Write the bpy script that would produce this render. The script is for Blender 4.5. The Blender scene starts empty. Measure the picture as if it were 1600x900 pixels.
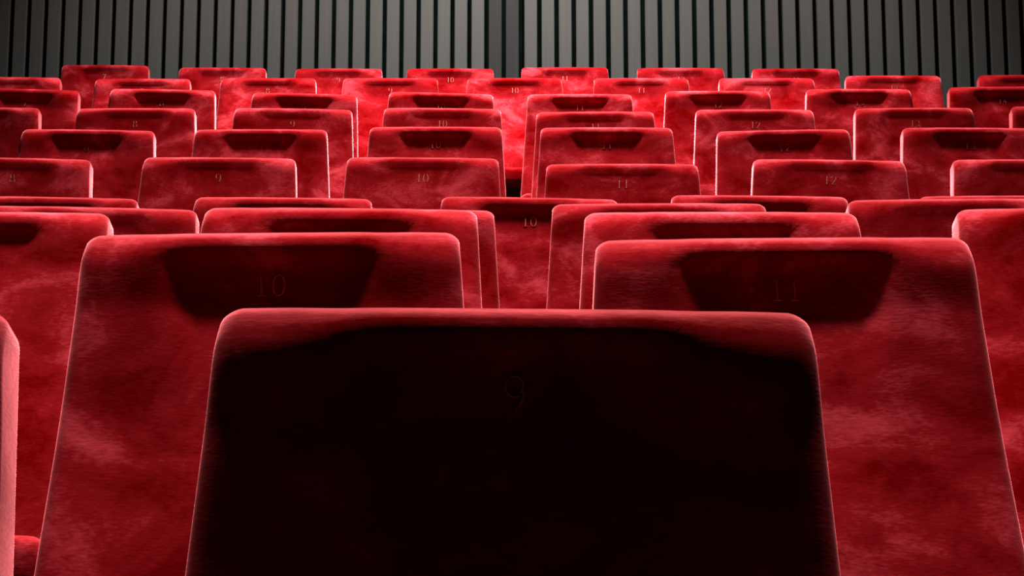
import bpy, bmesh, math, random
from mathutils import Vector, Matrix

random.seed(4)   # small unevenness of the slats
scene = bpy.context.scene
col = scene.collection

# ------------------------------------------------------------------ camera
F = 3423.0                       # focal length in pixels of the 1600 px wide frame
PITCH = math.atan(0.193)         # the camera looks slightly up at the rising rows
CAM = Vector((0.0, 0.0, 0.683))
cd = bpy.data.cameras.new('camera')
cd.sensor_width = 36.0
cd.lens = F / 1600.0 * 36.0
cd.clip_start = 0.05
cam = bpy.data.objects.new('camera', cd)
cam.location = CAM
cam.rotation_euler = (math.pi / 2 + PITCH, 0, 0)
col.objects.link(cam)
scene.camera = cam
SP, CP = math.sin(PITCH), math.cos(PITCH)


def at(px, py, d):
    """world position of the point seen at a pixel, d metres along the lens axis"""
    u, v = (px - 800) / F, (450 - py) / F
    return CAM + d * Vector((u, CP - v * SP, SP + v * CP))


# ------------------------------------------------------------------ world, lamps, exposure
w = bpy.data.worlds.new('world')
scene.world = w
w.use_nodes = True
w.node_tree.nodes['Background'].inputs[0].default_value = (1.0, 0.9, 0.88, 1)
w.node_tree.nodes['Background'].inputs[1].default_value = 0.001


def spot_lamp(name, loc, power, size, aim=None, cone=None, blend=0.8, color=(1, 0.93, 0.87)):
    ld = bpy.data.lights.new(name, 'SPOT')
    ld.energy = power
    ld.shadow_soft_size = size
    ld.spot_size = math.radians(cone or 110)
    ld.spot_blend = blend
    ld.color = color
    o = bpy.data.objects.new(name, ld)
    o.location = loc
    tgt = Vector(aim) if aim else Vector((loc[0], loc[1], 0))
    o.rotation_euler = (tgt - Vector(loc)).to_track_quat('-Z', 'Y').to_euler()
    col.objects.link(o)
    return o


# house lights in the ceiling over the seating
for yy, zz, pw, dy, cone in ((2.28, 4.6, 980, 0.5, 62), (4.3, 4.7, 700, 0.3, 72), (6.1, 5.2, 980, 0.1, 72),
                             (7.7, 5.9, 1500, 1.0, 84), (8.9, 6.5, 1250, 0.3, 76)):
    for xx in ((-0.75, 0.75) if yy < 3 else (-0.7, 0.7)):
        spot_lamp('ceiling_downlight', (xx, yy, zz), pw, 0.15, aim=(xx, yy + dy, zz - 4.0), cone=cone, blend=1.0)
# unseen backlights added to brighten seat rims, one pair mid-hall, one at the back
for xx in (-0.9, 0.9):
    spot_lamp('rim_backlight', (xx * 1.2, 6.8, 7.2), 4300, 0.12, aim=(0, 2.0, 1.2), cone=34, blend=1.0)
    spot_lamp('rim_backlight', (xx * 0.6, 10.4, 7.6), 4600, 0.12, aim=(xx * 0.3, 6.0, 2.2), cone=48, blend=1.0)
# unseen lamps added above the last row to brighten the slat wall
for xx in (-0.6, 0.6):
    spot_lamp('wall_fill', (xx, 9.3, 6.6), 190, 0.15, aim=(xx * 1.3, 11.3, 4.2), cone=78, blend=1.0)

vs = scene.view_settings
vs.view_transform = 'Standard'
vs.look = 'None'
vs.exposure = 0.0
vs.gamma = 1.0
vs.use_curve_mapping = False

# ------------------------------------------------------------------ materials


def new_mat(name):
    m = bpy.data.materials.new(name)
    m.use_nodes = True
    nt = m.node_tree
    return m, nt, nt.nodes['Principled BSDF']


def node(nt, kind, **kw):
    n = nt.nodes.new(kind)
    for k, v in kw.items():
        setattr(n, k, v)
    return n


def velvet():
    m, nt, b = new_mat('red_velvet')
    L = nt.links.new
    tc = node(nt, 'ShaderNodeTexCoord')
    oi = node(nt, 'ShaderNodeObjectInfo')
    add = node(nt, 'ShaderNodeVectorMath', operation='MULTIPLY_ADD')
    cx = node(nt, 'ShaderNodeCombineXYZ')
    L(oi.outputs['Random'], cx.inputs[0]); L(oi.outputs['Random'], cx.inputs[2])
    L(cx.outputs[0], add.inputs[0]); add.inputs[1].default_value = (37, 0, 53)
    L(tc.outputs['Object'], add.inputs[2])
    # brushed nap: broad patches, stretched a little sideways
    mp = node(nt, 'ShaderNodeMapping'); mp.inputs['Scale'].default_value = (7, 7, 11)
    L(add.outputs[0], mp.inputs[0])
    n1 = node(nt, 'ShaderNodeTexNoise'); n1.inputs['Scale'].default_value = 1.0
    n1.inputs['Detail'].default_value = 5; n1.inputs['Roughness'].default_value = 0.62
    n1.inputs['Distortion'].default_value = 0.45
    L(mp.outputs[0], n1.inputs['Vector'])
    # fine horizontal grain of the pile
    mg = node(nt, 'ShaderNodeMapping'); mg.inputs['Scale'].default_value = (120, 120, 420)
    L(add.outputs[0], mg.inputs[0])
    n2 = node(nt, 'ShaderNodeTexNoise'); n2.inputs['Scale'].default_value = 1.0
    n2.inputs['Detail'].default_value = 3
    L(mg.outputs[0], n2.inputs['Vector'])
    r1 = node(nt, 'ShaderNodeMapRange'); r1.inputs[1].default_value = 0.34; r1.inputs[2].default_value = 0.72
    L(n1.outputs['Fac'], r1.inputs[0])
    g = node(nt, 'ShaderNodeMapRange'); g.inputs[1].default_value = 0.3; g.inputs[2].default_value = 0.8
    g.inputs[3].default_value = -0.12; g.inputs[4].default_value = 0.16
    L(n2.outputs['Fac'], g.inputs[0])
    s = node(nt, 'ShaderNodeMath', operation='ADD', use_clamp=True)
    L(r1.outputs[0], s.inputs[0]); L(g.outputs[0], s.inputs[1])
    ramp = node(nt, 'ShaderNodeValToRGB')
    e = ramp.color_ramp.elements
    e[0].position = 0.0; e[0].color = (0.11, 0.0001, 0.0004, 1)
    e[1].position = 1.0; e[1].color = (0.42, 0.036, 0.050, 1)
    mid = ramp.color_ramp.elements.new(0.5); mid.color = (0.20, 0.005, 0.008, 1)
    L(s.outputs[0], ramp.inputs[0])
    L(ramp.outputs[0], b.inputs['Base Color'])
    b.inputs['Roughness'].default_value = 0.95
    b.inputs['Specular IOR Level'].default_value = 0.0
    sw = node(nt, 'ShaderNodeMapRange'); sw.inputs[3].default_value = 0.55; sw.inputs[4].default_value = 1.0
    L(s.outputs[0], sw.inputs[0])
    L(sw.outputs[0], b.inputs['Sheen Weight'])
    b.inputs['Sheen Roughness'].default_value = 0.32
    b.inputs['Sheen Tint'].default_value = (1.0, 0.22, 0.25, 1)
    bp = node(nt, 'ShaderNodeBump'); bp.inputs['Strength'].default_value = 0.15
    bp.inputs['Distance'].default_value = 0.0015
    L(n2.outputs['Fac'], bp.inputs['Height'])
    L(bp.outputs[0], b.inputs['Normal'])
    return m


def plain(name, color, rough=0.6, metal=0.0, noise=0.0, scale=20.0, stretch=(1, 1, 1), spec=0.3):
    m, nt, b = new_mat(name)
    L = nt.links.new
    tc = node(nt, 'ShaderNodeTexCoord')
    oi = node(nt, 'ShaderNodeObjectInfo')
    ad = node(nt, 'ShaderNodeVectorMath', operation='ADD')
    L(tc.outputs['Object'], ad.inputs[0]); L(oi.outputs['Location'], ad.inputs[1])
    mp = node(nt, 'ShaderNodeMapping'); mp.inputs['Scale'].default_value = stretch
    L(ad.outputs[0], mp.inputs[0])
    n = node(nt, 'ShaderNodeTexNoise'); n.inputs['Scale'].default_value = scale
    n.inputs['Detail'].default_value = 4
    L(mp.outputs[0], n.inputs['Vector'])
    r = node(nt, 'ShaderNodeValToRGB')
    lo = tuple(c * (1 - noise) for c in color) + (1,)
    hi = tuple(min(1, c * (1 + noise)) for c in color) + (1,)
    r.color_ramp.elements[0].position = 0.3; r.color_ramp.elements[0].color = lo
    r.color_ramp.elements[1].position = 0.7; r.color_ramp.elements[1].color = hi
    L(n.outputs['Fac'], r.inputs[0]); L(r.outputs[0], b.inputs['Base Color'])
    b.inputs['Roughness'].default_value = rough
    b.inputs['Metallic'].default_value = metal
    b.inputs['Specular IOR Level'].default_value = spec
    return m


M_VELVET = velvet()
M_THREAD = plain('number_thread', (0.40, 0.13, 0.11), 0.7, noise=0.15, scale=300)
M_STEEL = plain('dark_steel', (0.03, 0.03, 0.032), 0.45, 0.6, 0.2, 30)
M_PAN = plain('black_plastic', (0.012, 0.011, 0.011), 0.6, 0, 0.2, 40)
M_CARPET = plain('black_carpet', (0.012, 0.011, 0.011), 0.95, 0, 0.4, 160, spec=0.0)
M_SLAT = plain('grey_painted_slat', (0.30, 0.31, 0.30), 0.7, 0, 0.07, 5, (30, 1, 0.6))
M_POST = plain('dark_grey_post', (0.105, 0.110, 0.112), 0.6, 0, 0.08, 5, (20, 1, 0.6))
M_BACKING = plain('black_green_backing', (0.008, 0.016, 0.015), 0.9, 0, 0.3, 8, spec=0.0)

# ------------------------------------------------------------------ helpers


def link(name, me, mat, parent=None):
    o = bpy.data.objects.new(name, me)
    if mat and not me.materials:
        me.materials.append(mat)
    col.objects.link(o)
    if parent:
        o.parent = parent
    return o


def mesh_from(name, verts, faces, smooth=True):
    me = bpy.data.meshes.new(name)
    me.from_pydata(verts, [], faces)
    bm = bmesh.new(); bm.from_mesh(me)
    bmesh.ops.remove_doubles(bm, verts=bm.verts, dist=1e-6)
    bmesh.ops.recalc_face_normals(bm, faces=bm.faces)
    bm.to_mesh(me); bm.free()
    if smooth:
        me.polygons.foreach_set('use_smooth', [True] * len(me.polygons))
    me.update()
    return me


def box_bm(bm, lo, hi, mtx=None):
    r = bmesh.ops.create_cube(bm, size=1.0)
    c = [(a + b) / 2 for a, b in zip(lo, hi)]
    s = [b - a for a, b in zip(lo, hi)]
    for v in r['verts']:
        v.co = Vector((c[0] + v.co.x * s[0], c[1] + v.co.y * s[1], c[2] + v.co.z * s[2]))
        if mtx:
            v.co = mtx @ v.co
    return r['verts']


def bm_mesh(name, bm, bevel=0.0, seg=1):
    if bevel:
        bmesh.ops.bevel(bm, geom=list(bm.edges), offset=bevel, segments=seg, affect='EDGES')
    bmesh.ops.recalc_face_normals(bm, faces=bm.faces)
    me = bpy.data.meshes.new(name)
    bm.to_mesh(me); bm.free()
    return me


def sstep(a, b, x):
    t = max(0.0, min(1.0, (x - a) / (b - a)))
    return t * t * (3 - 2 * t)


def axis_samples(half, r, n_edge, n_mid):
    """coordinates from -half to half, dense inside the rounded rim of width r"""
    e = [half - r + r * math.sin(math.pi / 2 * i / n_edge) for i in range(n_edge + 1)]
    m = [-(half - r) + 2 * (half - r) * i / n_mid for i in range(n_mid + 1)]
    return [-x for x in reversed(e)] + m[1:-1] + e


def slab(name, hw, hh, thick, rim, corner, place, n_mid=(22, 34), n_edge=6):
    """upholstered slab: rounded rectangle outline, rolled rims front and back.
    place(x, y, side, drop) -> Vector; side 0 front / 1 back, drop = how far the rim has rolled."""
    xs = axis_samples(hw, rim, n_edge, n_mid[0])
    ys = axis_samples(hh, rim, n_edge, n_mid[1])
    nx, ny = len(xs), len(ys)
    verts, faces = [], []
    for side in (0, 1):
        for j, y in enumerate(ys):
            for i, x in enumerate(xs):
                ax, ay = abs(x) - (hw - corner), abs(y) - (hh - corner)
                X, Y = x, y
                if ax > 0 and ay > 0:
                    k = max(ax, ay) / math.hypot(ax, ay)
                    X = math.copysign(hw - corner + ax * k, x)
                    Y = math.copysign(hh - corner + ay * k, y)
                    e = corner - max(ax, ay)
                else:
                    e = min(hw - abs(x), hh - abs(y))
                e = max(0.0, e)
                drop = 0.0 if e >= rim else rim - math.sqrt(max(0.0, rim * rim - (rim - e) ** 2))
                verts.append(place(X, Y, side, drop))
    N = nx * ny
    for side in (0, 1):
        for j in range(ny - 1):
            for i in range(nx - 1):
                a = side * N + j * nx + i
                faces.append((a, a + 1, a + nx + 1, a + nx))
    ring = [i for i in range(nx)] + [j * nx + nx - 1 for j in range(1, ny)] + \
           [(ny - 1) * nx + i for i in range(nx - 2, -1, -1)] + [j * nx for j in range(ny - 2, 0, -1)]
    for k in range(len(ring)):
        a, b = ring[k], ring[(k + 1) % len(ring)]
        faces.append((a, b, b + N, a + N))
    return mesh_from(name, verts, faces)


# ------------------------------------------------------------------ measured rows (top corners in the photograph)
# each seat: left x, right x, y at left, y at right, number
ROWS = [
    (928, [(-925, 1, 478, 484, '8'), (341, 1270, 478, 486, '9')]),
    (586, [(131, 716, 366, 361, '10'), (930, 1520, 374, 369, '11')]),
    (427, [(-260, 167, 330, 332, '9'), (318, 745, 323, 327, '10'), (914, 1342, 331, 331, '11'), (1498, 1926, 326, 322, '12')]),
    (332, [(-27, 304, 320, 327, '9'), (438, 771, 326, 328, '10'), (865, 1196, 318, 317, '11'), (1328, 1660, 312, 309, '12')]),
    (274, [(-62, 212, 305, 310, '8'), (305, 579, 307, 310, '9'), (691, 965, 306, 311, '10'), (1050, 1326, 304, 307, '11'), (1440, 1714, 306, 305, '12')]),
    (237, [(-97, 141, 244, 249, '8'), (224, 461, 245, 247, '9'), (543, 778, 245, 247, '10'), (854, 1091, 256, 256, '11'), (1177, 1416, 248, 251, '12'), (1490, 1728, 249, 249, '13')]),
    (206, [(34, 240, 201, 204, '8'), (304, 510, 202, 202, '9'), (578, 783, 198, 198, '10'), (846, 1050, 199, 199, '11'), (1120, 1328, 205, 201, '12'), (1411, 1618, 199, 200, '13')]),
    (184, [(-123, 60, 168, 168, '7'), (120, 304, 169, 169, '8'), (367, 549, 168, 171, '9'), (600, 783, 168, 170, '10'), (839, 1021, 175, 174, '11'), (1088, 1271, 171, 171, '12'), (1335, 1522, 169, 168, '13'), (1581, 1766, 166, 166, '14')]),
    (162, [(-41, 123, 137, 141, '7'), (173, 335, 138, 141, '8'), (396, 556, 144, 148, '9'), (609, 770, 143, 147, '10'), (825, 987, 147, 147, '11'), (1040, 1203, 142, 142, '12'), (1259, 1425, 139, 139, '13'), (1482, 1648, 136, 135, '14')]),
    (147, [(-54, 93, 120, 121, '6'), (148, 297, 123, 123, '7'), (345, 493, 122, 122, '8'), (536, 684, 122, 122, '9'), (731, 877, 122, 122, '10'), (929, 1075, 122, 122, '11'), (1124, 1272, 122, 122, '12'), (1321, 1471, 118, 118, '13'), (1529, 1679, 117, 117, '14')]),
    (134, [(96, 232, 101, 102, '7'), (282, 413, 105, 106, '8'), (462, 596, 107, 107, '9'), (637, 770, 107, 107, '10'), (816, 949, 105, 105, '11'), (997, 1130, 106, 106, '12'), (1176, 1311, 107, 107, '13')]),
]
TOP_W = 0.40                      # width of a backrest at its top, metres
SEAT_H = 0.95
row_d = []
for k, (wpx, _) in enumerate(ROWS):
    row_d.append(0.5 * (TOP_W * F / wpx) + 0.5 * (1.475 + 0.8725 * k))
row_y, row_floor = [], []
for k, (wpx, seats) in enumerate(ROWS):
    pts = [at((a + b) / 2, (c + d) / 2, row_d[k]) for a, b, c, d, _ in seats]
    row_y.append(sum(p.y for p in pts) / len(pts))
    row_floor.append(sum(p.z for p in pts) / len(pts) - SEAT_H)

# ------------------------------------------------------------------ the setting
WALL_Y = 11.3
FX = 7.0
# stepped floor: one flat apron, then a tier for each row
prof = [(-3.0, row_floor[0])]
for k in range(1, len(ROWS)):
    yr = row_y[k] - 0.52
    prof += [(yr, row_floor[k - 1]), (yr, row_floor[k])]
prof += [(WALL_Y + 0.3, row_floor[-1])]
bot = -0.4
fv, ff = [], []
for sx in (-FX, FX):
    for (y, z) in prof:
        fv.append((sx, y, z))
    fv.append((sx, prof[-1][0], bot)); fv.append((sx, prof[0][0], bot))
n = len(prof) + 2
for i in range(n):
    j = (i + 1) % n
    ff.append((i, j, n + j, n + i))
ff.append(tuple(range(n)))
ff.append(tuple(range(2 * n - 1, n - 1, -1)))
fl = link('floor', mesh_from('floor', fv, ff, smooth=False), M_CARPET)
fl['kind'] = 'structure'
fl['label'] = 'black stepped floor rising under the rows of seats'

wall_lo, wall_hi = row_floor[-1], 6.4
bm = bmesh.new()
box_bm(bm, (-FX, WALL_Y + 0.045, wall_lo), (FX, WALL_Y + 0.25, wall_hi))
wall = link('wall_back', bm_mesh('wall_back', bm), M_BACKING)
wall['kind'] = 'structure'
wall['label'] = 'dark back wall clad in upright grey slats'

D0 = WALL_Y / (CP - 0.1315 * SP)          # lens-axis depth of the wall at the picture's top
pxm = D0 / F                              # metres per pixel there


def slat_mesh(name, width, depth):
    b_ = bmesh.new()
    box_bm(b_, (-width / 2, 0, 0), (width / 2, depth, wall_hi - wall_lo))
    return bm_mesh(name, b_, 0.004, 1)


sm = slat_mesh('slat', 19.8 * pxm, 0.05)
sm.materials.append(M_SLAT)


def add_slat(cx_px):
    x = (cx_px - 800) * pxm
    if abs(x) > FX - 0.1:
        return
    o = link('slat', sm, None, wall)
    o.location = (x, WALL_Y + random.uniform(-0.003, 0.003), wall_lo)


for i in range(78):
    add_slat(760 - 13.2 - 26.46 * i)      # left of the dark posts
for i in range(78):
    add_slat(816 + 13.3 + 26.9 * i)       # right of the dark posts
pm = slat_mesh('post', 20.5 * pxm, 0.04)
pm.materials.append(M_POST)
tr = link('trim_1', slat_mesh('trim_1', 56 * pxm, 0.02), M_BACKING)
tr.location = ((788 - 800) * pxm, WALL_Y + 0.032, wall_lo)
tr['kind'] = 'structure'
tr['label'] = 'pair of darker grey posts in the middle of the slat wall'
for cx_ in (773.8, 800.5):
    o = link('post', pm, None, tr)
    o.location = ((cx_ - 788) * pxm, -0.025, 0)

# ------------------------------------------------------------------ the theatre seat
RECL = math.radians(11.0)
BACK_L = 0.55                     # backrest length down its slope
THICK = 0.072
TAPER = 0.065                     # widening per metre, each side
SR, CR = math.sin(RECL), math.cos(RECL)


def back_depth(x, s):
    """how far the upholstery stands forward of the backrest plane, x across, s down from the top"""
    hw = 0.2 + TAPER * s
    u = abs(x) / hw
    plate = 1 - sstep(0.42, 0.64, u + 0.9 * max(0.0, s - 0.03))
    top_in = sstep(0.025, 0.048, s)               # goes in under the head roll
    fade = 1 - 0.75 * sstep(0.05, 0.20, s)
    scoop = -0.014 * plate * top_in * fade
    # rolled head edge, deeper at the corners, then leaning forward over the scoop
    rr = 0.022 + 0.010 * sstep(0.42, 0.90, u)
    e = 0.5 * ((rr - s) + math.sqrt((rr - s) ** 2 + (0.004 + 0.012 * sstep(0.5, 0.95, u)) ** 2))
    roll = 0.008 * (1 - sstep(0.03, 0.10, s)) - (1.05 - 0.17 * sstep(0.42, 0.90, u)) * e
    lumbar = 0.034 * sstep(0.18, 0.44, s) * (0.6 + 0.4 * plate)
    wing = 0.004 * sstep(0.55, 0.8, u) * (1 - sstep(0.9, 1.0, u))
    return scoop + roll + lumbar + wing


def back_point(x, s, depth):
    """depth forward (towards the viewer, -y) of the backrest plane"""
    return Vector((x, -s * SR - depth * CR, SEAT_H - s * CR + depth * SR))


def place_back(x, y, side, drop):
    s = BACK_L / 2 - y                             # y up -> s down from the top
    X = x * (0.2 + TAPER * s) / 0.2
    if side == 0:
        d = back_depth(X, s) - drop
    else:
        d = -THICK + drop
    return back_point(X, s, d)


back_me = slab('backrest', 0.2, BACK_L / 2, THICK, 0.014, 0.015, place_back, (30, 60), 7)
back_me.materials.append(M_VELVET)

CUSH = (-0.055, -0.475)            # back and front of the seat cushion


def place_cush(x, y, side, drop):
    t = (y + 0.21) / 0.42                          # 0 front .. 1 back
    yy = CUSH[1] + t * (CUSH[0] - CUSH[1])
    X = x * (1.0 - 0.04 * t)
    dome = 0.010 * math.cos(min(1, abs(x) / 0.235) * math.pi / 2) * math.sin(math.pi * max(0, min(1, t)))
    top = 0.438 - 0.03 * t + dome
    if side == 0:
        return Vector((X, yy, top - drop))
    return Vector((X, yy, 0.365 - 0.03 * t + drop))


cush_me = slab('seat_cushion', 0.235, 0.21, 0.07, 0.025, 0.04, place_cush, (14, 14), 5)
cush_me.materials.append(M_VELVET)

bm = bmesh.new()
box_bm(bm, (-0.20, -0.43, 0.325), (0.20, -0.06, 0.372))
for v in bm.verts:
    t = (v.co.y + 0.43) / 0.37
    v.co.z -= 0.028 * t
    if v.co.z < 0.34:
        v.co.x *= 0.86
pan_me = bm_mesh('seat_pan', bm, 0.008, 2)
pan_me.materials.append(M_PAN)


def leg_mesh():
    b_ = bmesh.new()
    box_bm(b_, (-0.014, -0.275, 0.012), (0.014, -0.225, 0.33))
    box_bm(b_, (-0.03, -0.36, 0.0), (0.03, -0.14, 0.013))
    return bm_mesh('leg', b_, 0.003, 1)


leg_me = leg_mesh()
leg_me.materials.append(M_STEEL)


def bracket_mesh():
    b_ = bmesh.new()
    # upright flat bar up the rear of the backrest, then an arm under the seat pan
    pts = []
    for s, d in ((0.60, -THICK + 0.002), (0.22, -THICK + 0.002), (0.22, -THICK - 0.012), (0.60, -THICK - 0.012)):
        pts.append(back_point(0, s, d))
    vs_ = []
    for sx in (-0.018, 0.018):
        for p in pts:
            vs_.append(b_.verts.new((sx, p.y, p.z)))
    for q in ((0, 1, 2, 3), (7, 6, 5, 4), (0, 4, 5, 1), (1, 5, 6, 2), (2, 6, 7, 3), (3, 7, 4, 0)):
        b_.faces.new([vs_[i] for i in q])
    p0 = back_point(0, 0.60, -THICK - 0.012)
    box_bm(b_, (-0.018, -0.30, 0.308), (0.018, p0.y, 0.326))
    box_bm(b_, (-0.018, p0.y - 0.016, 0.308), (0.018, p0.y, p0.z + 0.02))
    return bm_mesh('back_bracket', b_)


brk_me = bracket_mesh()
brk_me.materials.append(M_STEEL)

# embroidered numerals, strokes in a box 0.62 wide x 1 high


def arc(cx_, cy_, rx, ry, a0, a1, n_=18):
    return [(cx_ + rx * math.cos(math.radians(a0 + (a1 - a0) * i / n_)),
             cy_ + ry * math.sin(math.radians(a0 + (a1 - a0) * i / n_))) for i in range(n_ + 1)]


GLYPH = {
    '0': [arc(0.31, 0.5, 0.25, 0.46, 90, 450, 28)],
    '1': [[(0.12, 0.84), (0.32, 0.96), (0.32, 0.04)], [(0.14, 0.04), (0.50, 0.04)]],
    '2': [arc(0.30, 0.70, 0.24, 0.26, 165, -30, 14) + [(0.08, 0.05), (0.58, 0.05)]],
    '3': [arc(0.28, 0.74, 0.22, 0.22, 150, -90, 14), arc(0.28, 0.27, 0.26, 0.24, 90, -150, 16)],
    '4': [[(0.44, 0.03), (0.44, 0.96), (0.06, 0.32), (0.60, 0.32)]],
    '6': [[(0.48, 0.96)] + arc(0.42, 0.40, 0.36, 0.50, 110, 180, 10) + arc(0.31, 0.30, 0.25, 0.27, 180, 520, 24)],
    '7': [[(0.08, 0.84), (0.08, 0.95), (0.57, 0.95), (0.24, 0.03)]],
    '8': [arc(0.31, 0.74, 0.20, 0.22, -90, 270, 20), arc(0.31, 0.27, 0.25, 0.24, 90, 450, 22)],
    '9': [arc(0.31, 0.68, 0.25, 0.28, -60, -400, 24) + arc(0.20, 0.58, 0.37, 0.55, 10, -78, 12)],
}
NUM_S, NUM_H = 0.066, 0.0245


def number_mesh(txt):
    verts, faces = [], []
    total = 0.62 * len(txt) + 0.14 * (len(txt) - 1)
    hw = 0.034
    for ci, ch in enumerate(txt):
        ox = -total / 2 + ci * 0.76
        for line in GLYPH[ch]:
            m_ = len(line)
            base = len(verts)
            for i, (x, y) in enumerate(line):
                a = Vector(line[max(0, i - 1)]); b_ = Vector(line[min(m_ - 1, i + 1)])
                t = b_ - a
                t = t.normalized() if t.length > 1e-6 else Vector((1, 0))
                nrm = Vector((-t.y, t.x))
                wdt = hw * (1.25 if abs(t.y) > 0.75 else 0.7)
                for off, lift in ((-wdt, 0.0002), (0, 0.0014), (wdt, 0.0002)):
                    px_, py_ = x + nrm.x * off, y + nrm.y * off
                    X = (ox + px_) * NUM_H
                    S = NUM_S + (0.5 - py_) * NUM_H
                    verts.append(back_point(X, S, back_depth(X, S) + lift))
            for i in range(m_ - 1):
                for q in (0, 1):
                    a0 = base + i * 3 + q
                    faces.append((a0, a0 + 1, a0 + 4, a0 + 3))
    me = mesh_from('seat_number', verts, faces)
    me.materials.append(M_THREAD)
    return me


num_cache = {}
SIL = [v.co.copy() for v in back_me.vertices if v.co.z > SEAT_H - 0.06]


def make_seat(loc, zs, roll, txt):
    r = bpy.data.objects.new('theatre_seat', None)
    r.empty_display_size = 0.1
    r.location = loc
    r.scale = (1, 1, zs)
    r.rotation_euler = (0, roll, 0)
    col.objects.link(r)
    b_ = link('backrest', back_me, None, r)
    if txt not in num_cache:
        num_cache[txt] = number_mesh(txt)
    nm = link('seat_number', num_cache[txt], None, b_)
    nm['label'] = 'seat number %s in pale thread' % txt
    link('seat_cushion', cush_me, None, r)
    p_ = link('seat_pan', pan_me, None, r)
    for sx in (-0.155, 0.155):
        g_ = link('leg', leg_me, None, r); g_.location.x = sx
        k_ = link('back_bracket', brk_me, None, r); k_.location.x = sx
    return r


ORD = ['first', 'second', 'third', 'fourth', 'fifth', 'sixth', 'seventh', 'eighth', 'ninth', 'tenth', 'eleventh']
READ = {(4, 2), (5, 1), (5, 2), (5, 3), (5, 4), (6, 1), (6, 2), (6, 3), (6, 4), (6, 5)}
for k, (wpx, seats) in enumerate(ROWS):
    for i, (xl, xr, yl, yr, txt) in enumerate(seats):
        p = at((xl + xr) / 2, (yl + yr) / 2, row_d[k])
        # keep the row in one line: move along the line of sight to the row's own y
        f_ = row_y[k] / p.y
        p = CAM + (p - CAM) * f_
        # the rolled edge hides the very top from below: lift by what it hides
        tan_e = (p.z - CAM.z) / p.y
        p.z -= max((v.z - SEAT_H) - tan_e * v.y for v in SIL if abs(v.x) < 0.12)
        zs = (p.z - row_floor[k]) / SEAT_H
        roll = math.atan2((yr - yl), (xr - xl))
        s = make_seat((p.x, p.y, row_floor[k]), zs, roll, txt)
        # the roll turns about the foot: bring the top back over its place
        s.location.x -= math.sin(roll) * SEAT_H * zs
        s['category'] = 'theatre seat'
        s['group'] = 'red velvet theatre seats in rows'
        near = min(range(len(seats)), key=lambda q: abs(seats[q][0] + seats[q][1] - 1600))
        where = 'in the %s row from the front' % ORD[k]
        cut_l = seats[i][0] < -10
        cut_r = seats[i][1] > 1610
        if (k, i) == (0, 1):
            lab = 'red velvet theatre seat numbered 9, nearest of all, its front in black shadow'
        elif k == 0:
            lab = 'red velvet theatre seat cut off at the lower left edge of the picture'
        elif k == 1:
            lab = 'red velvet theatre seat numbered %s behind the nearest seat, on its %s' % (txt, ('left', 'right')[i])
        elif k == len(ROWS) - 1:
            lab = 'red velvet theatre seat before the slat wall, %s from left in last row' % ORD[i]
        elif cut_l:
            lab = 'red velvet theatre seat cut by the left edge, ' + where
        elif cut_r:
            lab = 'red velvet theatre seat cut by the right edge, ' + where
        elif (k, i) == (4, 2):
            lab = 'red velvet theatre seat, pale 10 fully seen through the central gap, fifth row'
        else:
            lab = 'red velvet theatre seat %s from the left, %s' % (ORD[i], where)
        s['label'] = lab
